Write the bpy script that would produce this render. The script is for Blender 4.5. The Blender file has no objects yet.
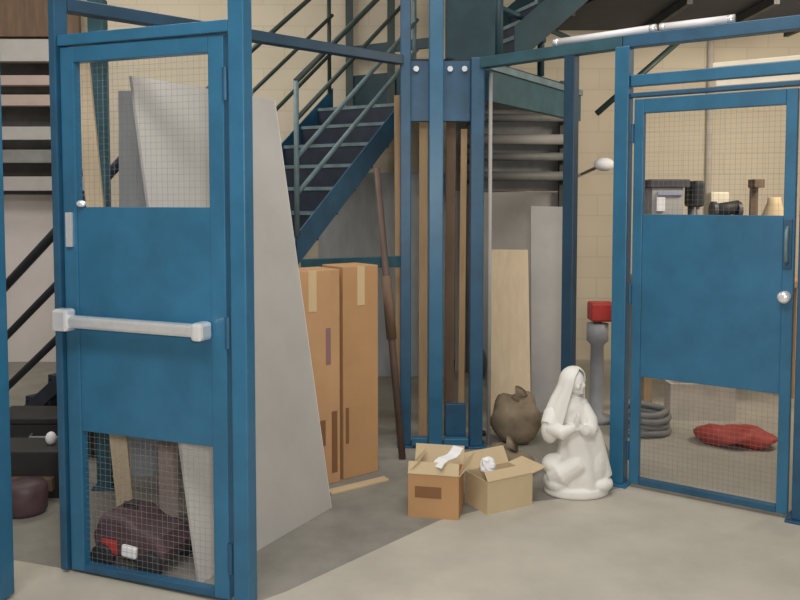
import bpy, bmesh, math, random
from mathutils import Vector, Matrix
random.seed(7)
sc = bpy.context.scene
C = bpy.context.scene.collection
V = Vector
PI = math.pi

# ------------------------------------------------------------------ materials
def mat(name, col, rough=0.6, metal=0.0, var=0.0, scale=6.0, bump=0.0, bscale=60.0, spec=0.5, col2=None, stretch=(1, 1, 1)):
    m = bpy.data.materials.new(name); m.use_nodes = True
    nt = m.node_tree; b = nt.nodes['Principled BSDF']
    b.inputs['Roughness'].default_value = rough
    b.inputs['Metallic'].default_value = metal
    b.inputs['Specular IOR Level'].default_value = spec
    c = tuple(col) + (1,)
    b.inputs['Base Color'].default_value = c
    if var or col2 or bump:
        tc = nt.nodes.new('ShaderNodeTexCoord'); mp = nt.nodes.new('ShaderNodeMapping')
        mp.inputs['Scale'].default_value = stretch
        nt.links.new(tc.outputs['Object'], mp.inputs['Vector'])
    if var or col2:
        n = nt.nodes.new('ShaderNodeTexNoise'); n.inputs['Scale'].default_value = scale
        n.inputs['Detail'].default_value = 6; n.inputs['Roughness'].default_value = .6
        nt.links.new(mp.outputs['Vector'], n.inputs['Vector'])
        r = nt.nodes.new('ShaderNodeValToRGB')
        a = col2 if col2 else tuple(x * (1 - var) for x in col)
        z = col if col2 else tuple(min(1, x * (1 + var)) for x in col)
        r.color_ramp.elements[0].position = .34; r.color_ramp.elements[1].position = .68
        r.color_ramp.elements[0].color = tuple(a) + (1,); r.color_ramp.elements[1].color = tuple(z) + (1,)
        nt.links.new(n.outputs['Fac'], r.inputs['Fac']); nt.links.new(r.outputs['Color'], b.inputs['Base Color'])
    if bump:
        n2 = nt.nodes.new('ShaderNodeTexNoise'); n2.inputs['Scale'].default_value = bscale; n2.inputs['Detail'].default_value = 4
        nt.links.new(mp.outputs['Vector'], n2.inputs['Vector'])
        bp = nt.nodes.new('ShaderNodeBump'); bp.inputs['Strength'].default_value = bump; bp.inputs['Distance'].default_value = .01
        nt.links.new(n2.outputs['Fac'], bp.inputs['Height']); nt.links.new(bp.outputs['Normal'], b.inputs['Normal'])
    return m

def block_mat(name, c1, c2, mortar):
    m = bpy.data.materials.new(name); m.use_nodes = True
    nt = m.node_tree; b = nt.nodes['Principled BSDF']; b.inputs['Roughness'].default_value = .85
    tc = nt.nodes.new('ShaderNodeTexCoord'); sp = nt.nodes.new('ShaderNodeSeparateXYZ'); cb = nt.nodes.new('ShaderNodeCombineXYZ')
    ad = nt.nodes.new('ShaderNodeMath'); ad.operation = 'ADD'
    nt.links.new(tc.outputs['Object'], sp.inputs[0])
    nt.links.new(sp.outputs['X'], ad.inputs[0]); nt.links.new(sp.outputs['Y'], ad.inputs[1])
    nt.links.new(ad.outputs[0], cb.inputs['X']); nt.links.new(sp.outputs['Z'], cb.inputs['Y'])
    br = nt.nodes.new('ShaderNodeTexBrick'); br.inputs['Scale'].default_value = 1.0
    br.inputs['Brick Width'].default_value = .4; br.inputs['Row Height'].default_value = .2
    br.inputs['Mortar Size'].default_value = .006
    br.inputs['Color1'].default_value = c1 + (1,); br.inputs['Color2'].default_value = c2 + (1,); br.inputs['Mortar'].default_value = mortar + (1,)
    nt.links.new(cb.outputs[0], br.inputs['Vector']); nt.links.new(br.outputs['Color'], b.inputs['Base Color'])
    return m

M = {}
M['blue'] = mat('blue_paint', (.026, .135, .245), .36, var=.14, scale=5, bump=.03, bscale=120)
M['blue2'] = mat('blue_steel_paint', (.018, .085, .160), .42, var=.2, scale=6, bump=.04)
M['tealdark'] = mat('dark_teal_paint', (.014, .044, .058), .55, var=.25, scale=5)
M['navy'] = mat('dark_navy_paint', (.012, .046, .085), .45, var=.2)
M['wallpale'] = mat('pale_pinkish_wall', (.66, .61, .585), .85, var=.06, scale=2)
M['bluegrey'] = mat('blue_grey_sheet', (.27, .285, .30), .6, var=.1, scale=3, stretch=(6, 6, .5))
M['teal'] = mat('teal_steel_paint', (.028, .090, .115), .5, var=.22, scale=5)
M['tread'] = mat('dark_chequer_steel', (.014, .022, .042), .6, var=.3, scale=9)
M['rail'] = mat('dark_green_rail', (.030, .050, .045), .5, var=.2)
M['railgrey'] = mat('worn_blue_grey_rail', (.14, .21, .23), .5, var=.25, scale=8)
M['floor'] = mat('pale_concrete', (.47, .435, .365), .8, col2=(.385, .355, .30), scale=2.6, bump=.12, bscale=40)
M['floor2'] = mat('darker_concrete', (.27, .255, .22), .85, col2=(.19, .178, .155), scale=3.2, bump=.15, bscale=30)  # darker concrete tone for the inner floor area
M['wall'] = block_mat('warm_block_wall', (.62, .545, .425), (.59, .52, .405), (.54, .475, .375))
M['wallg'] = mat('pale_plaster', (.52, .48, .44), .85, var=.08, scale=2)
M['ceil'] = mat('white_ceiling', (.6, .6, .58), .9, var=.04)
M['wire'] = mat('galvanised_wire', (.20, .21, .23), .6)
M['steel'] = mat('brushed_steel', (.72, .73, .75), .3, metal=.55, var=.06, scale=30)
M['chrome'] = mat('chrome', (.88, .89, .9), .2, metal=.5)
M['board'] = mat('grey_board', (.47, .45, .42), .75, col2=(.42, .405, .38), scale=3, bump=.05)
M['boardedge'] = mat('white_board_core', (.72, .70, .66), .8, var=.05)
M['card'] = mat('brown_cardboard', (.50, .285, .13), .8, col2=(.44, .25, .115), scale=4)
M['card2'] = mat('orange_cardboard', (.56, .33, .165), .8, col2=(.48, .275, .135), scale=4)
M['card3'] = mat('beige_cardboard', (.60, .47, .29), .8, col2=(.54, .42, .26), scale=4)
M['tape'] = mat('parcel_tape', (.62, .47, .27), .35)
M['print'] = mat('brown_print', (.22, .10, .04), .7)
M['print2'] = mat('violet_print', (.26, .15, .15), .7)
M['paper'] = mat('white_paper', (.82, .82, .83), .7, var=.04)
M['plaster'] = mat('white_plaster', (.80, .78, .73), .6, col2=(.73, .71, .66), scale=7, bump=.05, bscale=30)
M['plank'] = mat('tan_timber', (.46, .31, .17), .7, col2=(.36, .235, .125), scale=4, stretch=(6, 6, .6))
M['plankb'] = mat('brown_timber', (.17, .105, .065), .75, col2=(.11, .07, .045), scale=4, stretch=(6, 6, .6))
M['cream'] = mat('cream_timber', (.66, .53, .36), .7, col2=(.58, .46, .31), scale=4, stretch=(6, 6, .6))
M['pink'] = mat('pinkish_timber', (.45, .36, .32), .75, col2=(.38, .30, .26), scale=4)
M['palewood'] = mat('pale_timber', (.74, .66, .52), .7, var=.08, scale=5)
M['black'] = mat('black_rubber', (.022, .021, .022), .6, var=.2)
M['darkgrey'] = mat('dark_grey_metal', (.065, .062, .068), .5, var=.2)
M['grey'] = mat('grey_metal', (.25, .255, .27), .5, var=.15)
M['lgrey'] = mat('light_grey_sheet', (.40, .385, .37), .7, var=.1, scale=3)
M['rackg'] = mat('grey_pipe', (.21, .21, .205), .55, var=.18, scale=5)
M['rackd'] = mat('dark_rack', (.09, .085, .08), .7, var=.2)
M['red'] = mat('red_paint', (.42, .035, .03), .5, var=.2, scale=6)
M['redc'] = mat('red_tarp', (.45, .065, .045), .6, var=.2, scale=8)
M['maroon'] = mat('dark_maroon_metal', (.085, .048, .055), .5, var=.3, scale=9)
M['white'] = mat('white_enamel', (.80, .78, .80), .4, var=.03)
M['sack'] = mat('tan_sacking', (.22, .17, .115), .9, var=.25, scale=9, bump=.3, bscale=25)
M['lilac'] = mat('lilac_plastic', (.33, .34, .48), .5)
M['brown'] = mat('brown_pole', (.10, .065, .05), .6, var=.2)
M['brick'] = mat('pale_block', (.53, .48, .42), .9, var=.1, scale=8, bump=.2)

# ------------------------------------------------------------------ mesh helpers
class MB:
    def __init__(s): s.bm = bmesh.new()
    def hexa(s, p):                       # 8 points: bottom 4 (ccw), top 4
        v = [s.bm.verts.new(q) for q in p]
        for f in ((0, 3, 2, 1), (4, 5, 6, 7), (0, 1, 5, 4), (1, 2, 6, 5), (2, 3, 7, 6), (3, 0, 4, 7)):
            s.bm.faces.new([v[i] for i in f])
        return s
    def box(s, a, b):
        (x0, y0, z0), (x1, y1, z1) = a, b
        return s.hexa([(x0, y0, z0), (x1, y0, z0), (x1, y1, z0), (x0, y1, z0), (x0, y0, z1), (x1, y0, z1), (x1, y1, z1), (x0, y1, z1)])
    def bar(s, p, q, w, h, up=(0, 0, 1)):  # rectangular bar from p to q, w across, h along up
        p, q = V(p), V(q); d = (q - p).normalized(); up = V(up)
        if abs(d.dot(up)) > .98: up = V((0, 1, 0))
        x = d.cross(up).normalized() * (w / 2); y = x.cross(d).normalized() * (h / 2)
        return s.hexa([p - x - y, p + x - y, q + x - y, q - x - y, p - x + y, p + x + y, q + x + y, q - x + y])
    def tube(s, pts, r, n=10, cap=True):
        pts = [V(p) for p in pts]; rings = []
        ref = None
        for i, p in enumerate(pts):
            d = (pts[min(i + 1, len(pts) - 1)] - pts[max(i - 1, 0)]).normalized()
            if ref is None:
                ref = V((0, 0, 1)) if abs(d.z) < .9 else V((1, 0, 0))
            x = d.cross(ref).normalized(); y = x.cross(d).normalized(); ref = y
            rr = r[i] if isinstance(r, (list, tuple)) else r
            rings.append([s.bm.verts.new(p + x * rr * math.cos(2 * PI * k / n) + y * rr * math.sin(2 * PI * k / n)) for k in range(n)])
        for a, b in zip(rings, rings[1:]):
            for k in range(n): s.bm.faces.new((a[k], a[(k + 1) % n], b[(k + 1) % n], b[k]))
        if cap: s.bm.faces.new(rings[0][::-1]); s.bm.faces.new(rings[-1])
        return s
    def loft(s, rings, cap=True):
        R = [[s.bm.verts.new(p) for p in r] for r in rings]; n = len(R[0])
        for a, b in zip(R, R[1:]):
            for k in range(n): s.bm.faces.new((a[k], a[(k + 1) % n], b[(k + 1) % n], b[k]))
        if cap: s.bm.faces.new(R[0][::-1]); s.bm.faces.new(R[-1])
        return s
    def lathe(s, c, prof, n=20, sx=1, sy=1):
        c = V(c)
        return s.loft([[c + V((r * sx * math.cos(2 * PI * k / n), r * sy * math.sin(2 * PI * k / n), z)) for k in range(n)] for r, z in prof])
    def ell(s, c, r, rot=None, n=16):
        m = Matrix.Translation(V(c)) @ (rot.to_4x4() if rot else Matrix.Identity(4)) @ Matrix.Diagonal(V(r).to_4d())
        bmesh.ops.create_uvsphere(s.bm, u_segments=n, v_segments=n // 2 + 2, radius=1, matrix=m)
        return s
    def prism(s, poly, z0, z1):
        return s.loft([[(x, y, z0) for x, y in poly], [(x, y, z1) for x, y in poly]])
    def build(s, name, m, parent=None, bevel=0.0, smooth=False, keep=None):
        bmesh.ops.recalc_face_normals(s.bm, faces=s.bm.faces)
        if parent is not None:
            s.bm.transform(parent['_inv'] if False else Matrix.Translation(-V(parent.location)))
        me = bpy.data.meshes.new(name); 
        if parent is None and keep is None:
            vs = [v.co for v in s.bm.verts]
            o0 = V(((min(v.x for v in vs) + max(v.x for v in vs)) / 2, (min(v.y for v in vs) + max(v.y for v in vs)) / 2, min(v.z for v in vs)))
            s.bm.transform(Matrix.Translation(-o0))
        s.bm.to_mesh(me); s.bm.free()
        o = bpy.data.objects.new(name, me); C.objects.link(o)
        if parent is None and keep is None: o.location = o0
        if parent is not None: o.parent = parent
        me.materials.append(m)
        if smooth:
            for p in me.polygons: p.use_smooth = True
        if bevel:
            b = o.modifiers.new('bevel', 'BEVEL'); b.width = bevel; b.segments = 2; b.limit_method = 'ANGLE'; b.angle_limit = math.radians(50)
        return o

def tag(o, label=None, cat=None, group=None, kind=None):
    if label: o['label'] = label
    if cat: o['category'] = cat
    if group: o['group'] = group
    if kind: o['kind'] = kind
    return o
def thing(name, loc, label, cat, group=None):
    o = bpy.data.objects.new(name, None); C.objects.link(o); o.location = loc; o.empty_display_size = .1
    return tag(o, label, cat, group)
class SubParent: pass
def sub(mb, name, m, part, root, **k):     # sub-part: part's own location is the origin of its thing
    o = mb.build(name, m, root, **k); o.parent = part
    return o

E2 = V((.5, .866, 0)); PP = V((-.866, .5, 0)); Z = V((0, 0, 1))

# ------------------------------------------------------------------ room
RX0, RX1, RY0, RY1, RZ = -4.4, 4.4, -3.6, 7.7, 4.4
def floor():
    bm = bmesh.new()
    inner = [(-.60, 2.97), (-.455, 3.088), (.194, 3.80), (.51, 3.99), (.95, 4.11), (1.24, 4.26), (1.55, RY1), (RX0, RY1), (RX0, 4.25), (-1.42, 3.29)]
    front = [(RX0, RY0), (RX1, RY0), (RX1, RY1), (1.55, RY1), (1.24, 4.26), (.95, 4.11), (.51, 3.99), (.194, 3.80), (-.455, 3.088), (-.60, 2.97), (-1.42, 3.29), (RX0, 4.25)]
    vd = {}
    def vv(p, z):
        k = (p, z)
        if k not in vd: vd[k] = bm.verts.new((p[0], p[1], z))
        return vd[k]
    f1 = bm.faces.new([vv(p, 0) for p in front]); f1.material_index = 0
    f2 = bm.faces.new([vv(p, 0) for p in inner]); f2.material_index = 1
    r = [(RX0, RY0), (RX1, RY0), (RX1, RY1), (RX0, RY1)]
    bm.faces.new([vv(p, -.15) for p in r][::-1])
    bmesh.ops.recalc_face_normals(bm, faces=bm.faces)
    for f in (f1, f2):
        f.normal_update()
        if f.normal.z < 0: f.normal_flip()
    bmesh.ops.triangulate(bm, faces=[f1, f2])
    me = bpy.data.meshes.new('floor'); bm.to_mesh(me); bm.free()
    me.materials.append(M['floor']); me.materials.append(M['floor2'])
    o = bpy.data.objects.new('floor', me); C.objects.link(o); o['kind'] = 'structure'
floor()
def struct(name, mb, m):
    o = mb.build(name, m, keep=True); o['kind'] = 'structure'; return o
struct('wall_back', MB().box((RX0 - .15, RY1, -.15), (RX1 + .15, RY1 + .15, RZ)), M['wall'])
struct('wall_left', MB().box((RX0 - .15, RY0, -.15), (RX0, RY1, RZ)), M['wallg'])
struct('wall_right', MB().box((RX1, RY0, -.15), (RX1 + .15, RY1, RZ)), M['wallg'])
struct('wall_front', MB().box((RX0 - .15, RY0 - .15, -.15), (RX1 + .15, RY0, RZ)), M['wallg'])
struct('ceiling', MB().box((RX0 - .15, RY0 - .15, RZ), (RX1 + .15, RY1 + .15, RZ + .15)), M['ceil'])

# ------------------------------------------------------------------ steel posts
def post(x, y, w, h, ang, label, m='blue', z0=0.0, plate=True, wy=None, group=None):
    t = thing('steel_post', (x, y, 0), label, 'post', group)
    R = Matrix.Rotation(ang, 4, 'Z'); wy = wy or w
    mb = MB().box((-w / 2, -wy / 2, z0 + .012), (w / 2, wy / 2, h)); mb.bm.transform(Matrix.Translation((x, y, 0)) @ R)
    mb.build('shaft', M[m], t, bevel=.005)
    if plate:
        mb = MB().box((-w * .8, -wy * .8, z0), (w * .8, wy * .8, z0 + .012))
        for sx in (-1, 1):
            for sy in (-1, 1): mb.lathe((sx * w * .62, sy * wy * .62, z0 + .010), [(.008, 0), (.008, .012)], 6)
        mb.bm.transform(Matrix.Translation((x, y, 0)) @ R)
        mb.build('base_plate', M[m], t, bevel=.002)
    return t
AA = math.atan2(-.24, .71); AB = math.atan2(-.575, .818)
post(-.590, 2.985, .066, 2.9, AA, 'bright blue tall steel post at the hinge side of the push-bar door', 'blue', plate=False)
post(-1.387, 3.285, .034, 2.9, AA, 'slim dark blue steel post at the latch side of the push-bar door', 'blue2', plate=False, wy=.075)
post(-1.555, 3.03, .075, 2.9, AA, 'blue steel post cut off by the left edge of the photo', 'blue', plate=False)
post(.035, 4.98, .066, 3.3, 0, 'slim blue post beside the leaning brown pole, left of the three corner posts', 'blue2')
post(.222, 4.97, .088, 3.3, 0, 'bright blue post in the middle of the three corner posts', 'blue')
post(.475, 4.97, .082, 2.42, 0, 'dark blue corner post right of the three, nearest the grey racking', 'blue2')
post(.961, 4.524, .066, 2.36, AB, 'dark navy post rising behind the white statue', 'navy', plate=False)
post(1.195, 4.305, .078, 2.36, AB, 'blue post between the white statue and the knobbed door', 'blue')
post(1.945, 3.79, .085, 2.9, AB, 'blue post at the right edge beside the door knob', 'blue2')
post(-1.585, 4.25, .08, 2.6, 0, 'blue-grey post seen through the mesh of the push-bar door', 'teal')

def beam(p, q, w, h, label, m='blue', name='steel_beam'):
    return tag(MB().bar(p, q, w, h).build(name, M[m], bevel=.004), label, 'beam')
UB = V((.818, -.575, 0))
P3 = V((1.195, 4.305, 0)); P4 = V((1.945, 3.79, 0)); PC = V((.475, 4.97, 0))
dB = (P4 - P3).normalized()
dC = (P3 - PC).normalized()
beam(PC + dC * .045 + Z * 2.385, P3 - dC * .0 + Z * 2.385, .065, .065, 'blue header beam from the corner post to the post beside the statue', 'teal')
beam(P3 + dB * .0 + Z * 2.385, P4 - dB * .045 + Z * 2.385, .065, .065, 'topmost blue header beam over the knobbed door', 'blue2')
beam(P3 + dB * .043 + Z * 2.178, P4 - dB * .045 + Z * 2.178, .05, .06, 'blue transom bar halfway between door top and header beam on the right', 'blue')
beam(P3 + dB * .043 + Z * 2.102, P4 - dB * .045 + Z * 2.102, .05, .024, 'thin blue frame bar directly over the knobbed door', 'blue2')
PA = V((-.590, 2.985, 0)); PJ = V((-1.387, 3.285, 0)); dA = (PA - PJ).normalized()
beam(PJ + dA * .018 + Z * 2.19, PA - dA * .035 + Z * 2.19, .055, .045, 'blue frame bar directly over the push-bar door', 'blue')
beam((-1.385, 3.345, 2.35), (.0, 4.95, 2.405), .06, .055, 'long dark blue beam crossing above the push-bar door towards the corner posts', 'navy')

# ------------------------------------------------------------------ cage doors
def mesh_pane(o, d, x0, x1, z0, z1, root, pitch=.025, r=.0004):
    mb = MB(); n = max(1, round((x1 - x0) / pitch)); k = max(1, round((z1 - z0) / pitch))
    for i in range(1, n):
        x = x0 + (x1 - x0) * i / n; p = o + d * x
        mb.bar(p + Z * z0, p + Z * z1, r * 2, r * 2)
    for j in range(1, k):
        z = z0 + (z1 - z0) * j / k
        mb.bar(o + d * x0 + Z * z, o + d * x1 + Z * z, r * 2, r * 2)
    return mb.build('wire_mesh', M['wire'], root)

def cage_door(o, q, st, ztop, zrail, zp1, zp0, zbot, brail, label, th=.04, m='blue'):
    o, q = V(o), V(q); w = (q - o).length; d = (q - o).normalized(); nrm = V((d.y, -d.x, 0))   # towards the camera
    if nrm.y > 0: nrm = -nrm
    t = thing('cage_door', ((o.x + q.x) / 2, (o.y + q.y) / 2, 0), label, 'door')
    for x in (st / 2, w - st / 2):
        MB().bar(o + d * x + Z * zbot, o + d * x + Z * ztop, st, th, up=nrm).build('stile', M[m], t, bevel=.004)
    MB().bar(o + d * st + Z * ((ztop + zrail) / 2), o + d * (w - st) + Z * ((ztop + zrail) / 2), th, ztop - zrail).build('top_rail', M[m], t, bevel=.003)
    MB().bar(o + d * st + Z * (zbot + brail / 2), o + d * (w - st) + Z * (zbot + brail / 2), th, brail).build('bottom_rail', M['blue2'], t, bevel=.003)
    zc = (zp1 + zp0) / 2
    MB().bar(o + d * st + Z * zc + nrm * .004, o + d * (w - st) + Z * zc + nrm * .004, .022, zp1 - zp0).build('panel', M[m], t, bevel=.002)
    mesh_pane(o, d, st, w - st, zp1, zrail, t); mesh_pane(o, d, st, w - st, zbot + brail, zp0, t)
    return t, o, d, nrm, w
t, o, d, nr, w = cage_door((-1.364, 3.276, 0), (-.648, 3.014, 0), .068, 2.162, 2.10, 1.522, .603, .012, .03,
                           'blue cage door with steel push bar and wire mesh panes')
# push bar across the left door
zc = 1.065
def onA(x, z, out): return o + d * x + Z * z + nr * out
MB().bar(onA(.06, zc, .075), onA(.68, zc - .005, .075), .04, .05).build('push_bar', M['steel'], t, bevel=.012)
pb = t.children[-1] if t.children else None
pbar = [c for c in bpy.data.objects if c.name.startswith('push_bar')][0]
sub(MB().bar(onA(.005, zc + .005, .075), onA(.08, zc + .005, .075), .06, .09), 'latch_case', M['chrome'], pbar, t, bevel=.012)
sub(MB().bar(onA(.655, zc - .008, .062), onA(.705, zc - .008, .062), .08, .07), 'end_cap', M['chrome'], pbar, t, bevel=.014)
mb = MB().bar(onA(.035, 1.36, .026), onA(.035, 1.50, .026), .03, .014, up=nr)
mb.build('keeper_plate', M['steel'], t, bevel=.003)
MB().ell(onA(.095, 1.535, .022), (.02, .012, .014)).build('bolt_head', M['chrome'], t, smooth=True)
for z in (.18, 1.05, 1.98):
    mb = MB().tube([onA(w + .008, z - .06, .022), onA(w + .008, z + .06, .022)], .011, 10)
    mb.build('hinge', M['blue2'], t)

t, o, d, nr, w = cage_door((1.247, 4.269, 0), (1.893, 3.826, 0), .052, 2.08, 2.005, 1.475, .608, .02, .035,
                           'blue cage door with round silver knob and clear view of the workshop')
esc = MB().bar(o + d * (w - .03) + Z * 1.22 + nr * .026, o + d * (w - .03) + Z * 1.46 + nr * .026, .04, .01, up=nr).build('escutcheon', M['blue2'], t, bevel=.003)
pts = [o + d * (w - .03) + Z * z + nr * k for z, k in ((1.25, .03), (1.26, .06), (1.33, .07), (1.40, .06), (1.42, .03))]
sub(MB().tube(pts, .009, 8), 'pull_handle', M['railgrey'], esc, t, smooth=True)
kc = o + d * (w - .035) + Z * 1.085 + nr * .02
kb = MB().tube([kc, kc + nr * .02, kc + nr * .028, kc + nr * .05, kc + nr * .058], [.03, .028, .016, .03, .018], 14).build('door_knob', M['chrome'], t, smooth=True)
for z in (.2, 1.05, 1.9):
    MB().tube([o - d * .006 + Z * (z - .05) + nr * .022, o - d * .006 + Z * (z + .05) + nr * .022], .01, 8).build('hinge', M['blue2'], t)

# pale battens resting on the transom bars, white tubes on the header
def battens(zrest, a, b, hh, label, group=None):
    p = P3.lerp(P4, a) + Z * (zrest + hh / 2); q = P3.lerp(P4, b) + Z * (zrest + hh / 2)
    tag(MB().bar(p, q, .04, hh).build('timber_batten', M['palewood'], bevel=.003), label, 'batten')
battens(2.2085, .50, .94, .024, 'short pale batten lying on the upper transom bar at right')
battens(2.1145, .52, .945, .03, 'short pale batten lying just above the knobbed door')
def tube_light(p, q, label):
    p, q = V(p), V(q); dd = (q - p).normalized()
    t = thing('fluorescent_tube', tuple((p + q) / 2), label, 'tube light')
    MB().tube([p + dd * .03, q - dd * .03], .021, 14).build('glass_tube', M['white'], t, smooth=True)
    for a, b in ((p, p + dd * .032), (q - dd * .032, q)): MB().tube([a, b], .0225, 14).build('end_cap', M['chrome'], t, smooth=True)
zt = 2.4175 + .0235
tube_light(P3 - dC * .435 + Z * zt, P3 + dB * .165 + Z * zt, 'left of two unlit white tubes lying on the header beam, above the statue')
tube_light(P3 + dB * .185 + Z * zt, P3 + dB * .55 + Z * zt, 'right of two unlit white tubes lying on the header beam, over the knobbed door')

# ------------------------------------------------------------------ staircases
def flight(p0, dirv, perp, width, n, rise, run, label, m_str='blue2', m_near='railgrey', m_far='rail', plate=.22, rails=(.33, .64, .95), far_rails=(.33, .64, .95), name='staircase', posts=(.06, .97), near=True, over=0.0, thick=1.0, nosing=True):
    p0 = V(p0); t = thing(name, (p0.x, p0.y, 0) if p0.z < .3 else tuple(p0), label, 'stairs')
    L = dirv * run * n + Z * rise * n
    for k, off in ((0, 0), (1, width)):
        a = p0 + perp * off; b = a + L
        up = Z * plate
        s = perp * (.012 if k == 0 else -.012)
        MB().hexa([a, b, b + s, a + s, a + up, b + up, b + s + up, a + s + up]).build('stringer', M[m_str], t, bevel=.002)
    for i in range(n):
        c = p0 + dirv * (run * i) + Z * (rise * (i + 1) - .02)
        a = c + perp * .014; b = c + perp * (width - .014); e = dirv * (run + .02)
        MB().hexa([a, b, b + e, a + e, a + Z * .03, b + Z * .03, b + e + Z * .03, a + e + Z * .03]).build('tread', M['tread'], t, bevel=.003)
        if nosing: MB().bar(a + dirv * -.003 + Z * .015, b - dirv * .003 + Z * .015, .006, .026).build('nosing', M['railgrey'], t)
        g = dirv * .012; dz = Z * (rise - .03)
        MB().hexa([a - dz, b - dz, b - dz + g, a - dz + g, a, b, b + g, a + g]).build('riser', M['tread'], t)
    for k, off, rr, mm in ((0, .006, rails, m_near), (1, width - .006, far_rails, m_far)):
        if k == 0 and not near: continue
        a = p0 + perp * off + Z * plate
        for j, h in enumerate(rr):
            MB().tube([a + Z * h - L * over, a + L + Z * h], .017 * thick if j < len(rr) - 1 else .021 * thick, 8).build('handrail' if j == len(rr) - 1 else 'guard_rail', M[mm if k or j < 2 else m_far], t, smooth=True)
        if posts and rr:
            for f in posts:
                q = a + L * f; MB().tube([q - Z * .02, q + Z * rr[-1]], .018, 8).build('baluster', M[mm], t, smooth=True)
    return t
N1 = V((-.703, 5.50, 1.10))
flight(N1, E2, PP, .90, 7, .18, .245, 'blue steel upper stair flight rising above the tall cartons', rails=(.27, .52, .78, 1.04), far_rails=(.33, .66, .99), posts=(.0, .97))
# lower flight seen at far left
flight(V((-2.62, 5.50, .0)), V((.866, -.5, 0)), E2, .85, 6, .177, .25, 'dark steel stair flight with three sloping rails between the two left posts', m_str='tread', m_near='tread', m_far='tread', plate=.12,
       rails=(.24, .60, .95), far_rails=(), posts=(.35, .97), over=.2, thick=1.5, nosing=False)
# intermediate landing
t = thing('stair_landing', (-.95, 5.2, 0), 'blue steel landing at the foot of the upper stair flight', 'landing')
zl = 1.06
lpoly = [(-1.22, 4.68), (-.97, 4.56), (-.72, 5.47), (-1.05, 5.66), (-.80, 5.42)]
MB().prism(lpoly, zl - .03, zl).build('deck', M['tread'], t)
for a, b in ((0, 1), (1, 2), (2, 3)):
    p, q = lpoly[a], lpoly[b]
    MB().bar((p[0], p[1], zl - .09), (q[0], q[1], zl - .09), .04, .115).build('edge_beam', M['blue2'], t)
for x, y in ((-1.16, 4.70), (-.99, 4.62), (-.76, 5.44)):
    MB().box((x - .03, y - .03, 0), (x + .03, y + .03, zl - .035)).build('leg', M['blue2'], t)
beam((-.66, 5.42, 1.115), (.02, 5.03, 1.165), .05, .07, 'dark blue bar running from the stair foot to the slim corner post', 'teal')

# upper platform behind the corner posts
t = thing('steel_platform', (.62, 5.8, 2.42), 'blue-green steel platform carried by the corner posts at the stair head', 'platform')
poly = [(.0, 5.05), (.515, 5.05), (1.38, 6.30), (.95, 7.0), (.19, 7.0)]
MB().prism(poly, 2.40, 2.43).build('deck', M['tread'], t)
def edge(p, q, h, z, m, nm, w=.05): return MB().bar((p[0], p[1], z), (q[0], q[1], z), w, h).build(nm, M[m], t, bevel=.003)
def e2p(a, b): v = V((-.703, 5.5, 0)) + E2 * a + PP * b; return (v.x, v.y)
MB().prism([e2p(1.74, -.05), e2p(2.0, -.05), e2p(1.98, .9), e2p(1.74, .9)], 2.36, 2.39).build('deck', M['tread'], t)
p, q = e2p(1.98, -.05), e2p(1.98, .9)
MB().bar((p[0], p[1], 2.56), (q[0], q[1], 2.56), .02, .32).build('kick_plate', M['tealdark'], t)
MB().bar((p[0], p[1], 2.95), (q[0], q[1], 2.95), .04, .09).build('guard_rail', M['tealdark'], t)
for f in (.02, .5, .98):
    x, y = p[0] + (q[0] - p[0]) * f, p[1] + (q[1] - p[1]) * f
    MB().box((x - .035, y - .05, 2.39), (x + .035, y - .012, 3.5)).build('guard_post', M['rail'], t)
edge((0, 5.045), (.53, 5.045), .37, 2.225, 'blue2', 'fascia_plate')
edge((.54, 5.035), (1.39, 6.30), .19, 2.26, 'teal', 'edge_beam')
edge((.545, 5.03), (1.40, 6.295), .045, 2.38, 'railgrey', 'flange', .06)
edge((.03, 5.08), (.21, 6.98), .17, 2.31, 'teal', 'edge_beam')
for x in (.10, .31, .40):
    MB().tube([(x, 5.02, 2.36), (x, 4.995, 2.36)], .018, 8).build('bolt', M['steel'], t)
# guard on the platform
MB().bar((.285, 5.04, 2.70), (.60, 5.14, 2.70), .02, .54).build('guard_panel', M['tealdark'], t)
for z in (2.78, 3.02):
    MB().tube([(.62, 5.17, z), (1.36, 6.28, z)], .02, 8).build('guard_rail', M['tealdark'], t, smooth=True)
MB().tube([(.63, 5.18, 2.43), (.63, 5.18, 3.05)], .03, 8).build('guard_post', M['tealdark'], t, smooth=True)
MB().tube([(1.0, 5.74, 2.43), (1.0, 5.74, 3.05)], .025, 8).build('guard_post', M['tealdark'], t, smooth=True)
# second upper flight
ud = V((.94, .34, 0)).normalized(); upv = V((-.34, .94, 0)).normalized()
flight(V((.76, 5.36, 2.44)), ud, upv, .95, 3, .19, .225, 'dark teal topmost stair flight rising right from the platform', m_str='tealdark', m_far='tealdark', m_near='tealdark', plate=.26, rails=(.5,), far_rails=(.5,), posts=())
t = thing('steel_mezzanine', (2.6, 6.9, 3.0), 'dark steel mezzanine edge high up above the knobbed door', 'mezzanine')

tag(MB().tube([(.560, 4.985, 0), (.560, 4.985, 2.33)], .012, 10).build('steel_conduit', M['lgrey'], smooth=True), 'thin pale grey pipe standing along the right edge of the dark corner post', 'pipe')
# ------------------------------------------------------------------ bottom rail and kick plate
beam((.075, 4.935, .045), (.172, 4.925, .045), .05, .05, 'short blue floor rail between the slim post and the middle corner post', 'blue')
beam((.272, 4.91, .045), (.425, 4.91, .045), .05, .05, 'short blue floor rail between the middle and right corner posts', 'blue')
tag(MB().box((.285, 4.965, .0), (.415, 5.0, .27)).build('kick_plate', M['blue2'], bevel=.004), 'low blue kick plate standing between the two right corner posts', 'plate')

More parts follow.
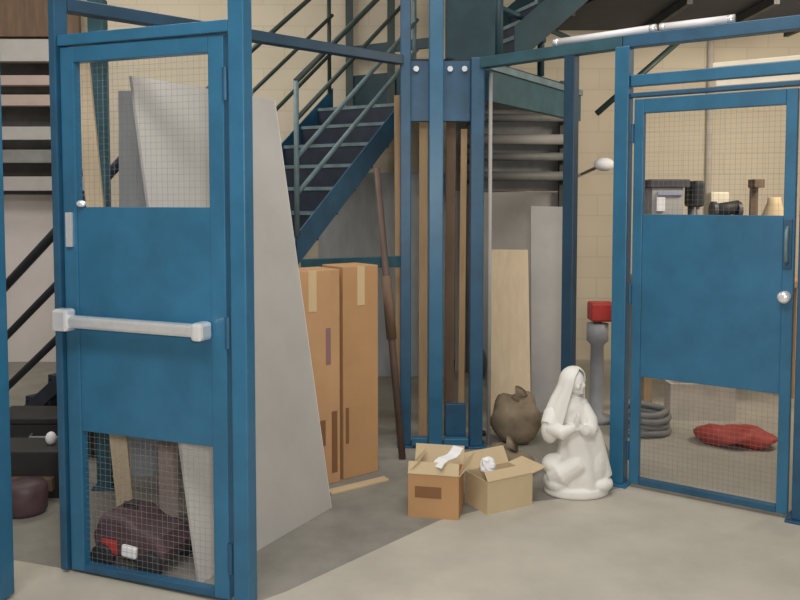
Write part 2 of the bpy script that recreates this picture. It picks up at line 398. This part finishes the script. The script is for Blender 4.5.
# ------------------------------------------------------------------ leaning grey sheet
S0 = V((-.345, 3.95, 0)); S1 = S0 - E2 * .925; lean = PP * .34 + Z * 2.06
t = thing('board_sheet', tuple((S0 + S1) / 2), 'large pale grey board sheet leaning behind the post of the push-bar door', 'board')
th = PP * .018
MB().hexa([S1, S0, S0 + th, S1 + th, S1 + lean, S0 + lean, S0 + th + lean, S1 + th + lean]).build('face_sheet', M['board'], t, bevel=.002)
ee = E2 * .003
MB().hexa([S0, S0 + ee, S0 + th + ee, S0 + th, S0 + lean, S0 + lean + ee, S0 + th + lean + ee, S0 + th + lean]).build('raw_edge', M['boardedge'], t)


# ------------------------------------------------------------------ tall cartons
CD = V((.8, .6, 0)); CN = V((-.6, .8, 0))
def tall_carton(p, w, dp, h, m, label, marks):
    p = V(p); t = thing('tall_carton', tuple(p + CD * w / 2 + CN * dp / 2), label, 'carton')
    a, b, c, e = p, p + CD * w, p + CD * w + CN * dp, p + CN * dp
    MB().hexa([a, b, c, e, a + Z * h, b + Z * h, c + Z * h, e + Z * h]).build('body', M[m], t, bevel=.004)
    for x in (.5,):
        q = p + CD * w * x - CN * .0015
        MB().bar(q + Z * (h - .22), q + Z * (h - .001), .05, .002, up=CN).build('tape_strip', M['tape'], t)
    for x0, x1, z0, z1, mm in marks:
        q = p - CN * .0012
        MB().bar(q + CD * (x0 + x1) / 2 + Z * z0, q + CD * (x0 + x1) / 2 + Z * z1, x1 - x0, .002, up=CN).build('printed_mark', M[mm], t)
    return t
tall_carton((-.124 - .8 * .235, 4.50 - .6 * .235, 0), .235, .22, 1.185, 'card', 'tall brown carton at the right of the pair under the stair, by the pole',
            [(.015, .035, .2, .4, 'print')])
tall_carton((-.124 - .8 * .60, 4.485 - .6 * .60, 0), .345, .22, 1.175, 'card2', 'tall orange-brown carton at the left of the pair, half behind the grey board',
            [(.255, .285, .66, .86, 'print2'), (.20, .25, .22, .36, 'print'), (.29, .325, .06, .40, 'print')])
# flattened flap on the floor
tag(MB().hexa([(-.36, 4.13, 0), (-.06, 4.34, 0), (-.09, 4.39, 0), (-.39, 4.18, 0), (-.36, 4.13, .012), (-.06, 4.34, .012), (-.09, 4.39, .012), (-.39, 4.18, .012)]).build('cardboard_strip', M['card3'], bevel=.002),
    'thin beige cardboard strip lying on the floor before the tall cartons', 'cardboard')

# ------------------------------------------------------------------ standing planks and pole
def plank(p, q, w, th, m, label, ang=0, name='timber_plank'):
    p, q = V(p), V(q); up = V((math.sin(ang), -math.cos(ang), 0))
    return tag(MB().bar(p, q, w, th, up=up).build(name, M[m], bevel=.003), label, 'plank')
plank((-1.19, 4.42, 0), (-1.21, 4.56, 2.17), .76, .012, 'bluegrey', 'blue-grey sheet standing upright far behind the mesh of the push-bar door', name='metal_sheet')
plank((.005, 5.25, 0), (-.01, 5.42, 2.25), .06, .03, 'plank', 'yellowish plank standing just left of the slim corner post')
plank((.150, 5.22, 0), (.150, 5.10, 2.2), .055, .03, 'plank', 'tan plank standing between the slim and the middle corner posts')
plank((.320, 5.20, 0), (.325, 5.10, 2.15), .06, .03, 'plankb', 'dark brown plank standing just right of the middle corner post')
plank((.405, 5.26, 0), (.405, 5.10, 2.0), .04, .025, 'plank', 'narrow tan plank standing just left of the dark corner post')
plank((-1.27, 3.66, 0), (-1.50, 3.80, 2.2), .075, .045, 'cream', 'cream plank leaning behind the left edge of the push-bar door', ang=.2)
plank((-1.13, 3.84, 0), (-1.18, 3.98, 1.0), .09, .03, 'pink', 'short greyish plank leaning behind the maroon machine', ang=.2)
plank((-.16, 6.95, 0), (-.16, 7.35, 1.80), 1.15, .015, 'bluegrey', 'wide grey panel leaning on the back wall under the stair behind the cartons', name='metal_sheet')
t = thing('wooden_pole', (.0, 4.72, 0), 'dark brown pole leaning beside the tall cartons under the stair', 'pole')
MB().tube([(.015, 4.72, .0), (-.055, 4.86, .75), (-.145, 5.05, 1.75)], [.022, .024, .020], 10).build('shaft', M['brown'], t, smooth=True)
MB().tube([(-.050, 4.85, .70), (-.085, 4.92, 1.08)], .033, 10).build('grip', M['plankb'], t, smooth=True)

# ------------------------------------------------------------------ open cartons on the floor
def open_carton(p, u, w, dp, h, m, label, flaps, name='cardboard_box'):
    p = V(p); u = V(u).normalized(); n = V((-u.y, u.x, 0))
    t = thing(name, tuple(p + u * w / 2 + n * dp / 2), label, 'box')
    k = .005
    mb = MB()
    A, B, Cc, D = p, p + u * w, p + u * w + n * dp, p + n * dp
    a, b, c, e = p + u * k + n * k, p + u * (w - k) + n * k, p + u * (w - k) + n * (dp - k), p + u * k + n * (dp - k)
    bm = mb.bm
    vo = [bm.verts.new(x) for x in (A, B, Cc, D)]; vt = [bm.verts.new(x + Z * h) for x in (A, B, Cc, D)]
    it = [bm.verts.new(x + Z * h) for x in (a, b, c, e)]; ib = [bm.verts.new(x + Z * k) for x in (a, b, c, e)]
    bm.faces.new(vo[::-1]); bm.faces.new(ib)
    for i in range(4):
        j = (i + 1) % 4
        bm.faces.new((vo[i], vo[j], vt[j], vt[i])); bm.faces.new((vt[i], vt[j], it[j], it[i])); bm.faces.new((it[i], it[j], ib[j], ib[i]))
    mb.build('body', M[m], t)
    for side, L, tilt in flaps:
        s0, s1, out = {'f': (A, B, -n), 'b': (Cc, D, n), 'l': (D, A, -u), 'r': (B, Cc, u)}[side]
        s0 = s0 + Z * h; s1 = s1 + Z * h; v = out * math.cos(tilt) * L + Z * math.sin(tilt) * L
        th = (s1 - s0).cross(v).normalized() * .004
        MB().hexa([s0, s1, s1 + v * 1, s0 + v * 1, s0 + th, s1 + th, s1 + v + th, s0 + v + th]).build('flap', M['card3'] if m != 'card3' else M['card3'], t)
    return t, p, u, n
ub = V((.98, -.2, 0)).normalized()
t, p, u, n = open_carton((.039, 3.845, 0), ub, .25, .19, .215, 'card', 'brown open carton with dark printed panel, left of the two boxes on the floor', [('f', .06, 1.9), ('l', .09, 2.3), ('r', .09, .9), ('b', .09, 1.2)])
MB().bar(p + u * .035 + Z * .128 - n * .0015, p + u * .165 + Z * .128 - n * .0015, .002, .055).build('printed_panel', M['print'], t)
# sheet of paper resting in box one
def paper(c, ang, w, l, tilt, label):
    R = Matrix.Translation(V(c)) @ Matrix.Rotation(ang, 4, 'Z') @ Matrix.Rotation(tilt, 4, 'X')
    mb = MB(); nseg = 6; rings = []
    for i in range(nseg + 1):
        y = -l / 2 + l * i / nseg; z = .012 * math.sin(i * 1.1)
        rings.append([(-w / 2, y, z), (w / 2, y, z + .006), (w / 2, y, z + .009), (-w / 2, y, z + .003)])
    mb.loft(rings); mb.bm.transform(R)
    return tag(mb.build('paper_sheet', M['paper']), label, 'paper')
paper((.235, 3.865, .285), -.9, .075, .16, .45, 'crumpled white paper sticking out of the brown open carton')
t, p, u, n = open_carton((.43, 3.86, 0), V((.87, .49, 0)), .28, .20, .165, 'card3', 'low beige open carton with folded flaps, between the brown box and the statue', [('f', .05, 2.2), ('r', .09, .2), ('b', .09, 1.0)])
# crumpled paper ball on box two
mb = MB(); mb.ell((.445, 3.985, .205), (.045, .04, .042), n=14)
for v in mb.bm.verts: v.co += V((random.uniform(-.006, .006), random.uniform(-.006, .006), random.uniform(-.006, .006)))
tag(mb.build('paper_ball', M['paper']), 'crumpled white paper ball in the low beige carton', 'paper')
mb = MB(); mb.ell((.50, 4.005, .085), (.075, .055, .06), n=16)
for v in mb.bm.verts: v.co += V((random.uniform(-.006, .006),) * 3)
tag(mb.build('packing_bundle', M['card3']), 'beige packing bundle filling the low carton', 'packing')
# tan sacks behind the boxes
def sack(c, r, label, seed, m='sack'):
    rnd = random.Random(seed); mb = MB(); mb.ell((c[0], c[1], r[2] * .92), r, n=20)
    for v in mb.bm.verts:
        v.co.z = max(v.co.z, 0.0); q = v.co - V((c[0], c[1], 0))
        f = 1 + .08 * math.sin(q.x * 31 + seed) + .07 * math.sin(q.y * 27 + q.z * 33 + seed * 2)
        v.co = V((c[0], c[1], 0)) + V((q.x * f, q.y * f, q.z * f))
    t = thing('tan_sack', (c[0], c[1], 0), label, 'sack')
    mb.build('bag', M[m], t, smooth=True)
    MB().tube([(c[0], c[1], r[2] * 1.75), (c[0] + .01, c[1], r[2] * 1.9), (c[0] + .03, c[1] - .01, r[2] * 2.1)], [r[0] * .3, .02, .05], 10).build('tied_neck', M[m], t, smooth=True)
sack((.60, 4.42, 0), (.14, .12, .09), 'slumped tan sack on the floor between beige carton and statue', 3)
sack((.745, 5.05, 0), (.16, .14, .16), 'upright brownish sack behind the slumped one, against the leaning board', 5)

# ------------------------------------------------------------------ white robed statue
def statue():
    cx, cy = .935, 4.17
    mb = MB()
    # oval plinth
    mb.lathe((cx, cy, 0), [(.165, 0), (.172, .012), (.168, .04), (.15, .05)], 32, 1.0, .72)
    # draped lower body with folds
    rings = []
    for z, ox, rx, ry in ((.03, .015, .150, .105), (.10, .012, .145, .105), (.17, .02, .128, .100), (.24, .018, .112, .095), (.31, .008, .098, .088), (.38, -.004, .086, .078), (.46, -.016, .070, .062), (.52, -.022, .048, .045)):
        r = []
        for k in range(48):
            a = 2 * PI * k / 48; f = 1 + .065 * (1 - z / .6) * math.sin(a * 9 + z * 9)
            r.append((cx + ox + rx * f * math.cos(a), cy + ry * f * math.sin(a), z))
        rings.append(r)
    mb.loft(rings)
    # bent knees under the robe and trailing hem
    mb.tube([(cx - .135, cy - .02, .085), (cx - .09, cy - .045, .115), (cx - .01, cy - .045, .17), (cx + .03, cy - .01, .25)], [.052, .072, .07, .045], 16); mb.ell((cx - .105, cy - .01, .065), (.072, .09, .06))
    mb.ell((cx + .105, cy - .02, .06), (.085, .08, .05)); mb.ell((cx + .085, cy - .02, .15), (.07, .07, .13))
    # shoulders
    mb.ell((cx - .035, cy - .005, .455), (.085, .06, .07))
    # upper arms, elbow out to the left, forearms crossing the chest
    mb.tube([(cx - .085, cy - .01, .475), (cx - .128, cy - .02, .42), (cx - .150, cy - .045, .37)], [.046, .056, .052], 14)
    mb.tube([(cx - .150, cy - .045, .37), (cx - .09, cy - .085, .345), (cx - .03, cy - .10, .38)], [.046, .040, .022], 14)
    mb.ell((cx - .150, cy - .035, .345), (.046, .048, .07))
    mb.tube([(cx + .005, cy, .49), (cx + .075, cy - .005, .30), (cx + .135, cy - .01, .09)], [.045, .062, .055], 16)
    mb.ell((cx - .11, cy + .0, .15), (.075, .08, .06))
    mb.tube([(cx + .03, cy - .01, .465), (cx + .06, cy - .045, .40), (cx + .06, cy - .07, .35)], [.036, .04, .036], 14)
    mb.tube([(cx + .06, cy - .07, .35), (cx + .02, cy - .10, .36), (cx - .015, cy - .108, .385)], [.036, .03, .020], 14)
    # joined hands with fingers
    for s in (-1, 1):
        mb.ell((cx - .020 + s * .007, cy - .108, .402), (.011, .016, .024))
        for f in range(4):
            y = cy - .121 + f * .0085; top = (.452, .458, .455, .444)[f]
            mb.tube([(cx - .020 + s * .006, y, .41), (cx - .019 + s * .004, y - .003, (.41 + top) / 2 + .005), (cx - .018 + s * .002, y - .004, top)], [.0062, .0058, .0045], 8)
        mb.tube([(cx - .020 + s * .010, cy - .098, .40), (cx - .020 + s * .011, cy - .088, .418), (cx - .019 + s * .007, cy - .086, .432)], [.007, .0065, .005], 8)
    # neck and head turned to the right
    mb.tube([(cx - .022, cy, .50), (cx - .018, cy - .005, .55)], [.036, .032], 14)
    hc = V((cx - .022, cy - .012, .597)); fwd = V((.72, -.69, -.10)).normalized(); side = V((fwd.y, -fwd.x, 0)).normalized()
    rot = Matrix((side, fwd, side.cross(fwd))).transposed()
    up = side.cross(fwd); up = up if up.z > 0 else -up
    mb.ell(hc, (.051, .059, .065), rot)
    mb.ell(hc + fwd * .022 - up * .03, (.037, .038, .036), rot)          # jaw
    mb.ell(hc + fwd * .060 - up * .006, (.008, .012, .016), rot)          # nose
    for s in (-1, 1):
        mb.ell(hc + fwd * .051 + side * s * .018 + up * .008, (.010, .008, .006), rot)   # closed eyes
        mb.ell(hc + fwd * .045 + side * s * .027 - up * .014, (.014, .012, .014), rot)   # cheeks
    mb.ell(hc + fwd * .056 - up * .030, (.012, .007, .005), rot)          # lips
    mb.ell(hc + fwd * .052 - up * .047, (.013, .012, .010), rot)          # chin
    o = mb.build('body', M['plaster'], None, keep=True, smooth=True)
    o.data.transform(Matrix.Translation((-cx, -cy, 0)))
    r = o.modifiers.new('r', 'REMESH'); r.mode = 'VOXEL'; r.voxel_size = .0045; r.use_smooth_shade = True
    s = o.modifiers.new('s', 'SMOOTH'); s.factor = .5; s.iterations = 9
    # veil as a part
    mv = MB(); rings = []
    for z, off, rx, ry, open_ in ((.670, -.020, .014, .014, 0), (.662, -.020, .038, .040, 0), (.638, -.023, .060, .062, 1), (.60, -.027, .064, .066, 1), (.56, -.036, .066, .064, 1), (.52, -.048, .080, .066, 1), (.46, -.062, .094, .070, 1), (.40, -.080, .094, .072, 1), (.35, -.092, .080, .066, 1)):
        r = []
        for k in range(40):
            a0 = math.atan2(fwd.y, fwd.x)
            span = 2 * PI - (1.75 if open_ else 0.0) * (1 if z < .64 else .8)
            a = a0 + PI - span / 2 + span * k / 39
            f = 1 + .05 * math.sin(a * 8) * (1 if z < .58 else .2)
            r.append(V((off + rx * f * math.cos(a) + .0, ry * f * math.sin(a) - .006, z)))
        rings.append(r)
    bm = mv.bm; R = [[bm.verts.new(p) for p in r] for r in rings]
    for a, b in zip(R, R[1:]):
        for k in range(39): bm.faces.new((a[k], a[k + 1], b[k + 1], b[k]))
    bm.faces.new(R[0])
    bmesh.ops.recalc_face_normals(bm, faces=bm.faces)
    me = bpy.data.meshes.new('veil'); bm.to_mesh(me); bm.free(); me.materials.append(M['plaster'])
    for p in me.polygons: p.use_smooth = True
    v = bpy.data.objects.new('veil', me); C.objects.link(v)
    so = v.modifiers.new('so', 'SOLIDIFY'); so.thickness = .009; so.offset = 1
    sb = v.modifiers.new('sb', 'SUBSURF'); sb.levels = 1; sb.render_levels = 1
    t = thing('robed_statue', (cx, cy, 0), 'white plaster statue of a kneeling veiled figure on the floor beside the blue post', 'statue')
    o.parent = t; v.parent = t
statue()

# ------------------------------------------------------------------ dark machine behind the push-bar door
t = thing('floor_machine', (-1.03, 3.335, 0), 'dark maroon wheeled machine low behind the mesh of the push-bar door', 'machine')
c = V((-1.10, 3.335, 0)); dm = dA; nm = V((-dm.y, dm.x, 0))
def mp(a, b, z): return c + dm * a + nm * b + Z * z
prof = [(-.17, .05), (.17, .05), (.185, .11), (.15, .165), (.04, .185), (-.02, .225), (-.14, .23), (-.185, .14)]
MB().loft([[mp(a, -.09, z) for a, z in prof], [mp(a, .12, z) for a, z in prof]]).build('housing', M['maroon'], t, bevel=.02)
for a, b in ((-.12, -.1), (.12, -.1), (-.12, .13), (.12, .13)):
    q = mp(a, b, .055); MB().tube([q - nm * .017, q + nm * .017], .055, 16).build('wheel', M['black'], t, bevel=.005)
MB().bar(mp(-.125, -.095, .10), mp(-.05, -.095, .10), .01, .06).build('red_plate', M['red'], t, bevel=.003)
MB().bar(mp(-.02, -.1, .10), mp(.055, -.1, .095), .02, .05).build('white_plate', M['paper'], t, bevel=.008)
MB().tube([mp(-.1, .02, .22), mp(-.1, .02, .245), mp(-.04, .02, .245), mp(-.04, .02, .21)], .008, 8).build('carry_handle', M['black'], t, smooth=True)

# dark clutter at the foot of the far-left stair
t = thing('tool_crate', (-1.98, 4.2, 0), 'dark crate of odds and ends on the floor under the left stair rails', 'crate')
MB().box((-2.2, 4.08, 0), (-1.76, 4.33, .25)).build('body', M['black'], t, bevel=.01)
MB().box((-2.17, 4.04, .05), (-1.79, 4.079, .12)).build('front_slat', M['plankb'], t, bevel=.004)
MB().ell((-1.86, 4.2, .283), (.028, .028, .035)).build('white_pot', M['paper'], t, smooth=True)
tag(MB().lathe((-1.86, 3.90, 0), [(.09, 0), (.10, .02), (.105, .12), (.09, .15), (.03, .16)], 18).build('maroon_tin', M['maroon'], smooth=True), 'dark round maroon tin on the floor between the two left posts', 'tin')

t = thing('shade_filler_box', (-2.12, 4.85, 0), 'low black box added to fill in the shade under the far-left stair flight behind the crate', 'chest')  # black box added to stand in for the shade under the stair
MB().box((-2.45, 4.72, .03), (-1.75, 5.0, .21)).build('body', M['black'], t, bevel=.01)
MB().box((-2.46, 4.71, .21), (-1.74, 5.01, .25)).build('lid', M['black'], t, bevel=.01)
for x in (-2.4, -1.8): MB().box((x - .04, 4.74, 0), (x + .04, 4.98, .03)).build('foot', M['black'], t)
MB().tube([(-2.2, 4.72, .15), (-2.2, 4.68, .14), (-2.0, 4.68, .14), (-2.0, 4.72, .15)], .01, 8).build('handle', M['grey'], t, smooth=True)

# ------------------------------------------------------------------ far-left timber rack
t = thing('timber_rack', (-3.7, 7.5, 0), 'dark timber rack full of horizontal boards at far left', 'rack')
for x in (-4.25, -3.05):
    MB().box((x - .03, 7.5, 0), (x + .03, 7.56, 3.6)).build('upright', M['rackd'], t)
MB().box((-4.35, 7.60, .0), (-2.95, 7.63, 1.60)).build('lower_backing', M['wallpale'], t)
MB().box((-4.35, 7.60, 1.61), (-2.95, 7.63, 3.03)).build('dark_backing', M['rackd'], t)
MB().box((-4.35, 7.44, 3.05), (-2.95, 7.50, 3.55)).build('header_board', M['plankb'], t)
zs = [(2.91, .20, 'lgrey'), (2.64, .09, 'pink'), (2.46, .10, 'pink'), (2.16, .12, 'lgrey'), (1.95, .12, 'rackg'), (1.70, .13, 'lgrey')]
for i, (z, h, mm) in enumerate(zs):
    for x in (-4.25, -3.05):
        MB().box((x - .02, 7.34, z - h / 2 - .02), (x + .02, 7.5, z - h / 2)).build('arm', M['rackd'], t)
nmv = ['topmost and widest pale board on the far-left rack', 'narrow pinkish board second from the top of the far-left rack', 'pinkish board third from the top of the far-left rack',
       'pale board in the middle of the far-left rack, fourth down', 'dull grey board second from the bottom of the far-left rack', 'lowest pale board on the far-left rack']
for (z, h, mm), lb in zip(zs, nmv):
    tag(MB().box((-4.35, 7.36, z - h / 2), (-2.9, 7.47, z + h / 2)).build('stored_board', M[mm], bevel=.004), lb, 'board', 'boards on the far-left rack')

# ------------------------------------------------------------------ grey racking behind the corner
t = thing('pipe_rack', (1.2, 7.1, 0), 'grey pipe rack between dark corner post and navy post', 'rack')
for x in (.62, 1.44):
    MB().box((x - .025, 7.12, 0), (x + .025, 7.18, 2.6)).build('upright', M['rackd'], t)
MB().box((.5, 7.20, 0), (1.5, 7.23, 1.62)).build('lower_panel', M['lgrey'], t)
MB().box((.5, 7.20, 1.63), (1.5, 7.23, 2.6)).build('upper_panel', M['rackg'], t)
pz = [(2.42, .045), (2.27, .035), (2.08, .045), (1.93, .035), (1.76, .04)]
for z, r in pz:
    for x in (.62, 1.44): MB().box((x - .015, 6.99, z - r - .02), (x + .015, 7.12, z - r - .001)).build('arm', M['rackd'], t)
for (z, r), lb in zip(pz, ('uppermost grey pipe on the rack behind the dark corner post', 'thin grey pipe second from top on the pipe rack', 'thick grey pipe in the middle of the pipe rack', 'thin grey pipe fourth down on the pipe rack', 'lowest grey pipe on the pipe rack')):
    tag(MB().tube([(.52, 7.055, z), (1.55, 7.055, z)], r, 12).build('steel_pipe', M['lgrey' if r > .04 else 'rackg'], smooth=True), lb, 'pipe', 'pipes on the grey rack')
# boards leaning in front of the rack
plank((.75, 5.35, 0), (.76, 5.62, 1.20), .28, .02, 'cream', 'pale tan board leaning upright behind the dark corner post', name='leaning_board')
plank((1.09, 5.75, 0), (1.12, 6.05, 1.50), .27, .02, 'lgrey', 'grey panel leaning beside the navy post behind the statue', name='leaning_board')
tag(MB().ell((.52, 5.22, .47), (.055, .05, .12)).lathe((.52, 5.22, 0), [(.05, 0), (.05, .02), (.015, .03), (.015, .40)], 14).build('dark_canister', M['black'], smooth=True), 'black rounded canister on a stem just right of the dark corner post', 'canister')

# ------------------------------------------------------------------ between navy post and right door
t = thing('floor_stand', (1.38, 5.55, 0), 'dark grey stand with a red head between the navy post and the door post', 'stand')
MB().lathe((1.38, 5.55, 0), [(.12, 0), (.12, .03), (.05, .05), (.045, .54), (.075, .57), (.075, .69)], 16).build('body', M['grey'], t, smooth=True)
MB().box((1.32, 5.47, .71), (1.49, 5.62, .84)).build('red_head', M['red'], t, bevel=.015)
MB().tube([(1.38, 5.55, .68), (1.38, 5.55, .72)], .03, 10).build('collar', M['darkgrey'], t)
t = thing('wall_lamp', (1.62, 6.3, 1.7), 'small white globe lamp on a bracket seen left of the door post', 'lamp')
MB().ell((1.665, 6.55, 1.84), (.085, .06, .055)).build('globe', M['paper'], t, smooth=True)
MB().tube([(1.665, 6.60, 1.84), (1.70, 6.80, 1.84), (1.75, RY1, 1.80)], .015, 8).build('bracket', M['darkgrey'], t, smooth=True)
tag(MB().tube([(1.55, 6.35, 2.23), (2.25, 6.35, 2.85)], .024, 10).build('sloping_handrail', M['rail'], smooth=True), 'thin dark sloping rail crossing behind the door post at upper right', 'rail')

# ------------------------------------------------------------------ workshop behind right door
t = thing('work_bench', (2.35, 5.95, 0), 'long timber workbench behind the knobbed door', 'bench')
MB().box((1.72, 5.7, .92), (3.1, 6.25, .97)).build('bench_top', M['plank'], t, bevel=.004)
for x in (1.77, 3.02):
    for y in (5.74, 6.18): MB().box((x, y, 0), (x + .06, y + .06, .92)).build('leg', M['plank'], t)
t = thing('bench_cabinet', (1.95, 5.95, .97), 'grey cabinet with dark lid on the bench at the left of the mesh pane', 'cabinet')
MB().box((1.83, 5.82, .97), (2.06, 6.1, 1.64)).build('body', M['lgrey'], t, bevel=.006)
MB().box((1.81, 5.80, 1.64), (2.10, 6.12, 1.70)).build('lid', M['darkgrey'], t, bevel=.006)
MB().box((1.87, 5.80, 1.585), (2.05, 5.815, 1.61)).build('lilac_strip', M['lilac'], t)
MB().box((1.86, 5.80, 1.47), (1.92, 5.815, 1.57)).build('white_tag', M['paper'], t)
t = thing('bench_drill', (2.165, 5.9, .97), 'dark upright bench drill right of the grey cabinet', 'drill')
MB().box((2.10, 5.82, .97), (2.24, 6.02, 1.0)).build('base', M['darkgrey'], t, bevel=.005)
MB().tube([(2.17, 5.97, 1.0), (2.17, 5.97, 1.60)], .025, 12).build('column', M['darkgrey'], t, smooth=True)
MB().box((2.13, 5.80, 1.50), (2.21, 6.02, 1.69)).build('head', M['black'], t, bevel=.02)
MB().tube([(2.17, 5.84, 1.50), (2.17, 5.84, 1.36)], .014, 10).build('chuck', M['grey'], t, smooth=True)
t = thing('bench_grinder', (2.40, 5.9, .97), 'dark humped grinder on the bench in the middle of the mesh pane', 'grinder')
MB().box((2.34, 5.84, .97), (2.47, 5.98, 1.42)).build('pedestal', M['grey'], t, bevel=.006)
MB().tube([(2.31, 5.91, 1.47), (2.50, 5.91, 1.50)], .05, 14).build('motor', M['black'], t, smooth=True)
for x in (2.315, 2.495): MB().tube([(x - .014, 5.91, 1.475), (x + .014, 5.91, 1.475)], .065, 18).build('wheel', M['darkgrey'], t)
tag(MB().box((2.36, 6.08, .97), (2.50, 6.2, 1.61)).build('paper_stack', M['palewood'], bevel=.01), 'pale upright parcel standing behind the grinder', 'parcel')
t = thing('bench_clamp', (2.60, 5.9, .97), 'dark brown upright clamp on the bench at the right of the mesh pane', 'clamp')
MB().box((2.565, 5.85, .97), (2.635, 5.95, 1.0)).build('foot', M['darkgrey'], t, bevel=.004)
MB().box((2.575, 5.88, 1.0), (2.63, 5.91, 1.69)).build('bar', M['plankb'], t, bevel=.004)
MB().box((2.565, 5.80, 1.64), (2.64, 5.915, 1.70)).build('jaw', M['plankb'], t, bevel=.004)
tag(MB().lathe((2.78, 5.95, .97), [(.09, 0), (.095, .02), (.09, .45), (.05, .56), (.045, .6)], 18).build('tan_jug', M['card3'], smooth=True), 'tan jug on the bench at the far right of the mesh pane', 'jug')
tag(MB().tube([(2.95, RY1 - .02, 0), (2.95, RY1 - .02, RZ)], .03, 10).build('wall_conduit', M['brick'], smooth=True), 'grey-green vertical conduit on the block wall behind the knobbed door', 'conduit')
# hose coil
t = thing('hose_coil', (1.62, 5.05, 0), 'grey-green coil of hose on the floor behind the left side of the knobbed door', 'hose')
for k in range(4):
    r = .17 - .012 * (k % 2); z = .026 + .042 * k
    MB().tube([(1.62 + r * math.cos(a), 5.28 + r * .9 * math.sin(a), z + .006 * math.sin(3 * a + k)) for a in [2 * PI * i / 36 for i in range(37)]], .021, 8, cap=True).build('hose_turn', M['rackg'], t, smooth=True)
# concrete block
t = thing('concrete_block', (2.05, 5.75, 0), 'pale concrete block on the floor behind the red bundle', 'block')
mb = MB(); x0, x1, y0, y1 = 1.90, 2.36, 5.55, 5.69
mb.box((x0, y0, 0), (x1, y0 + .03, .26)); mb.box((x0, y1 - .03, 0), (x1, y1, .26))
for x in (x0, (x0 + x1) / 2 - .015, x1 - .03): mb.box((x, y0 + .03, 0), (x + .03, y1 - .03, .26))
mb.build('body', M['brick'], t)
# red bundle
rnd = random.Random(4); rings = []
for i in range(15):
    f = i / 14; x = 1.90 + .46 * f; env = math.sin(PI * min(1, max(0, f * .94 + .03))) ** .45
    ring = []
    for k in range(24):
        a = 2 * PI * k / 24; ca, sa = math.cos(a), math.sin(a)
        rr = 1 + .10 * math.sin(3 * a + i * .9) + .05 * math.sin(7 * a + i * 2)
        ring.append((x, 5.06 - .1 * f + .15 * env * rr * ca, max(0.0, .055 + .062 * env * rr * sa * (1 + .25 * math.sin(i * .8)))))
    rings.append(ring)
t = thing('red_tarp_bundle', (2.13, 5.0, 0), 'low red folded tarpaulin bundle on the floor behind the knobbed door', 'tarpaulin')
MB().loft(rings).build('cloth', M['redc'], t, smooth=True)
mz = bpy.data.objects['steel_mezzanine']
MB().prism([(1.42, 5.60), (3.5, 5.60), (3.5, 6.75), (1.0, 6.75)], 2.96, 3.02).build('deck', M['tread'], mz)
MB().bar((1.42, 5.57, 3.02), (3.5, 5.57, 3.02), .05, .16).build('edge_beam', M['rackd'], mz)
for x in (2.0, 2.6, 3.2):
    MB().bar((x, 5.60, 2.93), (x, 6.72, 2.93), .04, .06).build('joist', M['rackd'], mz)

# ------------------------------------------------------------------ light
def area(loc, sx, sy, power, col, target=None, name='ceiling_and_fill_lamp'):
    l = bpy.data.lights.new(name, 'AREA'); l.shape = 'RECTANGLE'; l.size = sx; l.size_y = sy; l.energy = power; l.color = col
    o = bpy.data.objects.new(name, l); C.objects.link(o); o.location = loc
    d = V(target) - V(loc) if target else V((0, 0, -1))
    o.rotation_euler = d.to_track_quat('-Z', 'Y').to_euler()
    return o
area((-.6, .6, 4.3), 3.0, 1.2, 135, (1, .98, .95))
area((.8, 3.2, 4.3), 2.4, .8, 50, (1, .97, .93))
area((-2.0, 5.9, 4.3), 2.0, .8, 42, (1, .98, .88))
area((-3.6, 4.6, 4.0), 1.2, .6, 30, (1, .96, .93), (-3.6, 7.6, 1.0))  # added fill light, out of view, lightens the far-left wall and rack
area((3.4, 4.9, 2.8), 1.0, .5, 52, (1, .90, .74), (2.3, 7.7, 1.5))  # added warm fill, out of view below the mezzanine, brightens the workshop wall
fl = area((.12, -.05, 1.72), .25, .2, 46, (1, .98, .97), (-.1, 4, 1.2), 'camera_flash')
w = bpy.data.worlds.new('world'); sc.world = w; w.use_nodes = True
w.node_tree.nodes['Background'].inputs['Color'].default_value = (.8, .85, .9, 1); w.node_tree.nodes['Background'].inputs['Strength'].default_value = .3

# ------------------------------------------------------------------ camera
cam = bpy.data.cameras.new('camera'); cam.sensor_width = 36; cam.lens = 36.0; cam.clip_start = .05
co = bpy.data.objects.new('camera', cam); C.objects.link(co)
co.location = (0, 0, 1.55); co.rotation_euler = (PI / 2 - math.atan(.055), 0, 0); cam.shift_y = -56 / 800
sc.camera = co
sc.view_settings.view_transform = 'Standard'; sc.view_settings.look = 'None'
sc.view_settings.gamma = 1; sc.view_settings.use_curve_mapping = False; sc.view_settings.exposure = 0.0
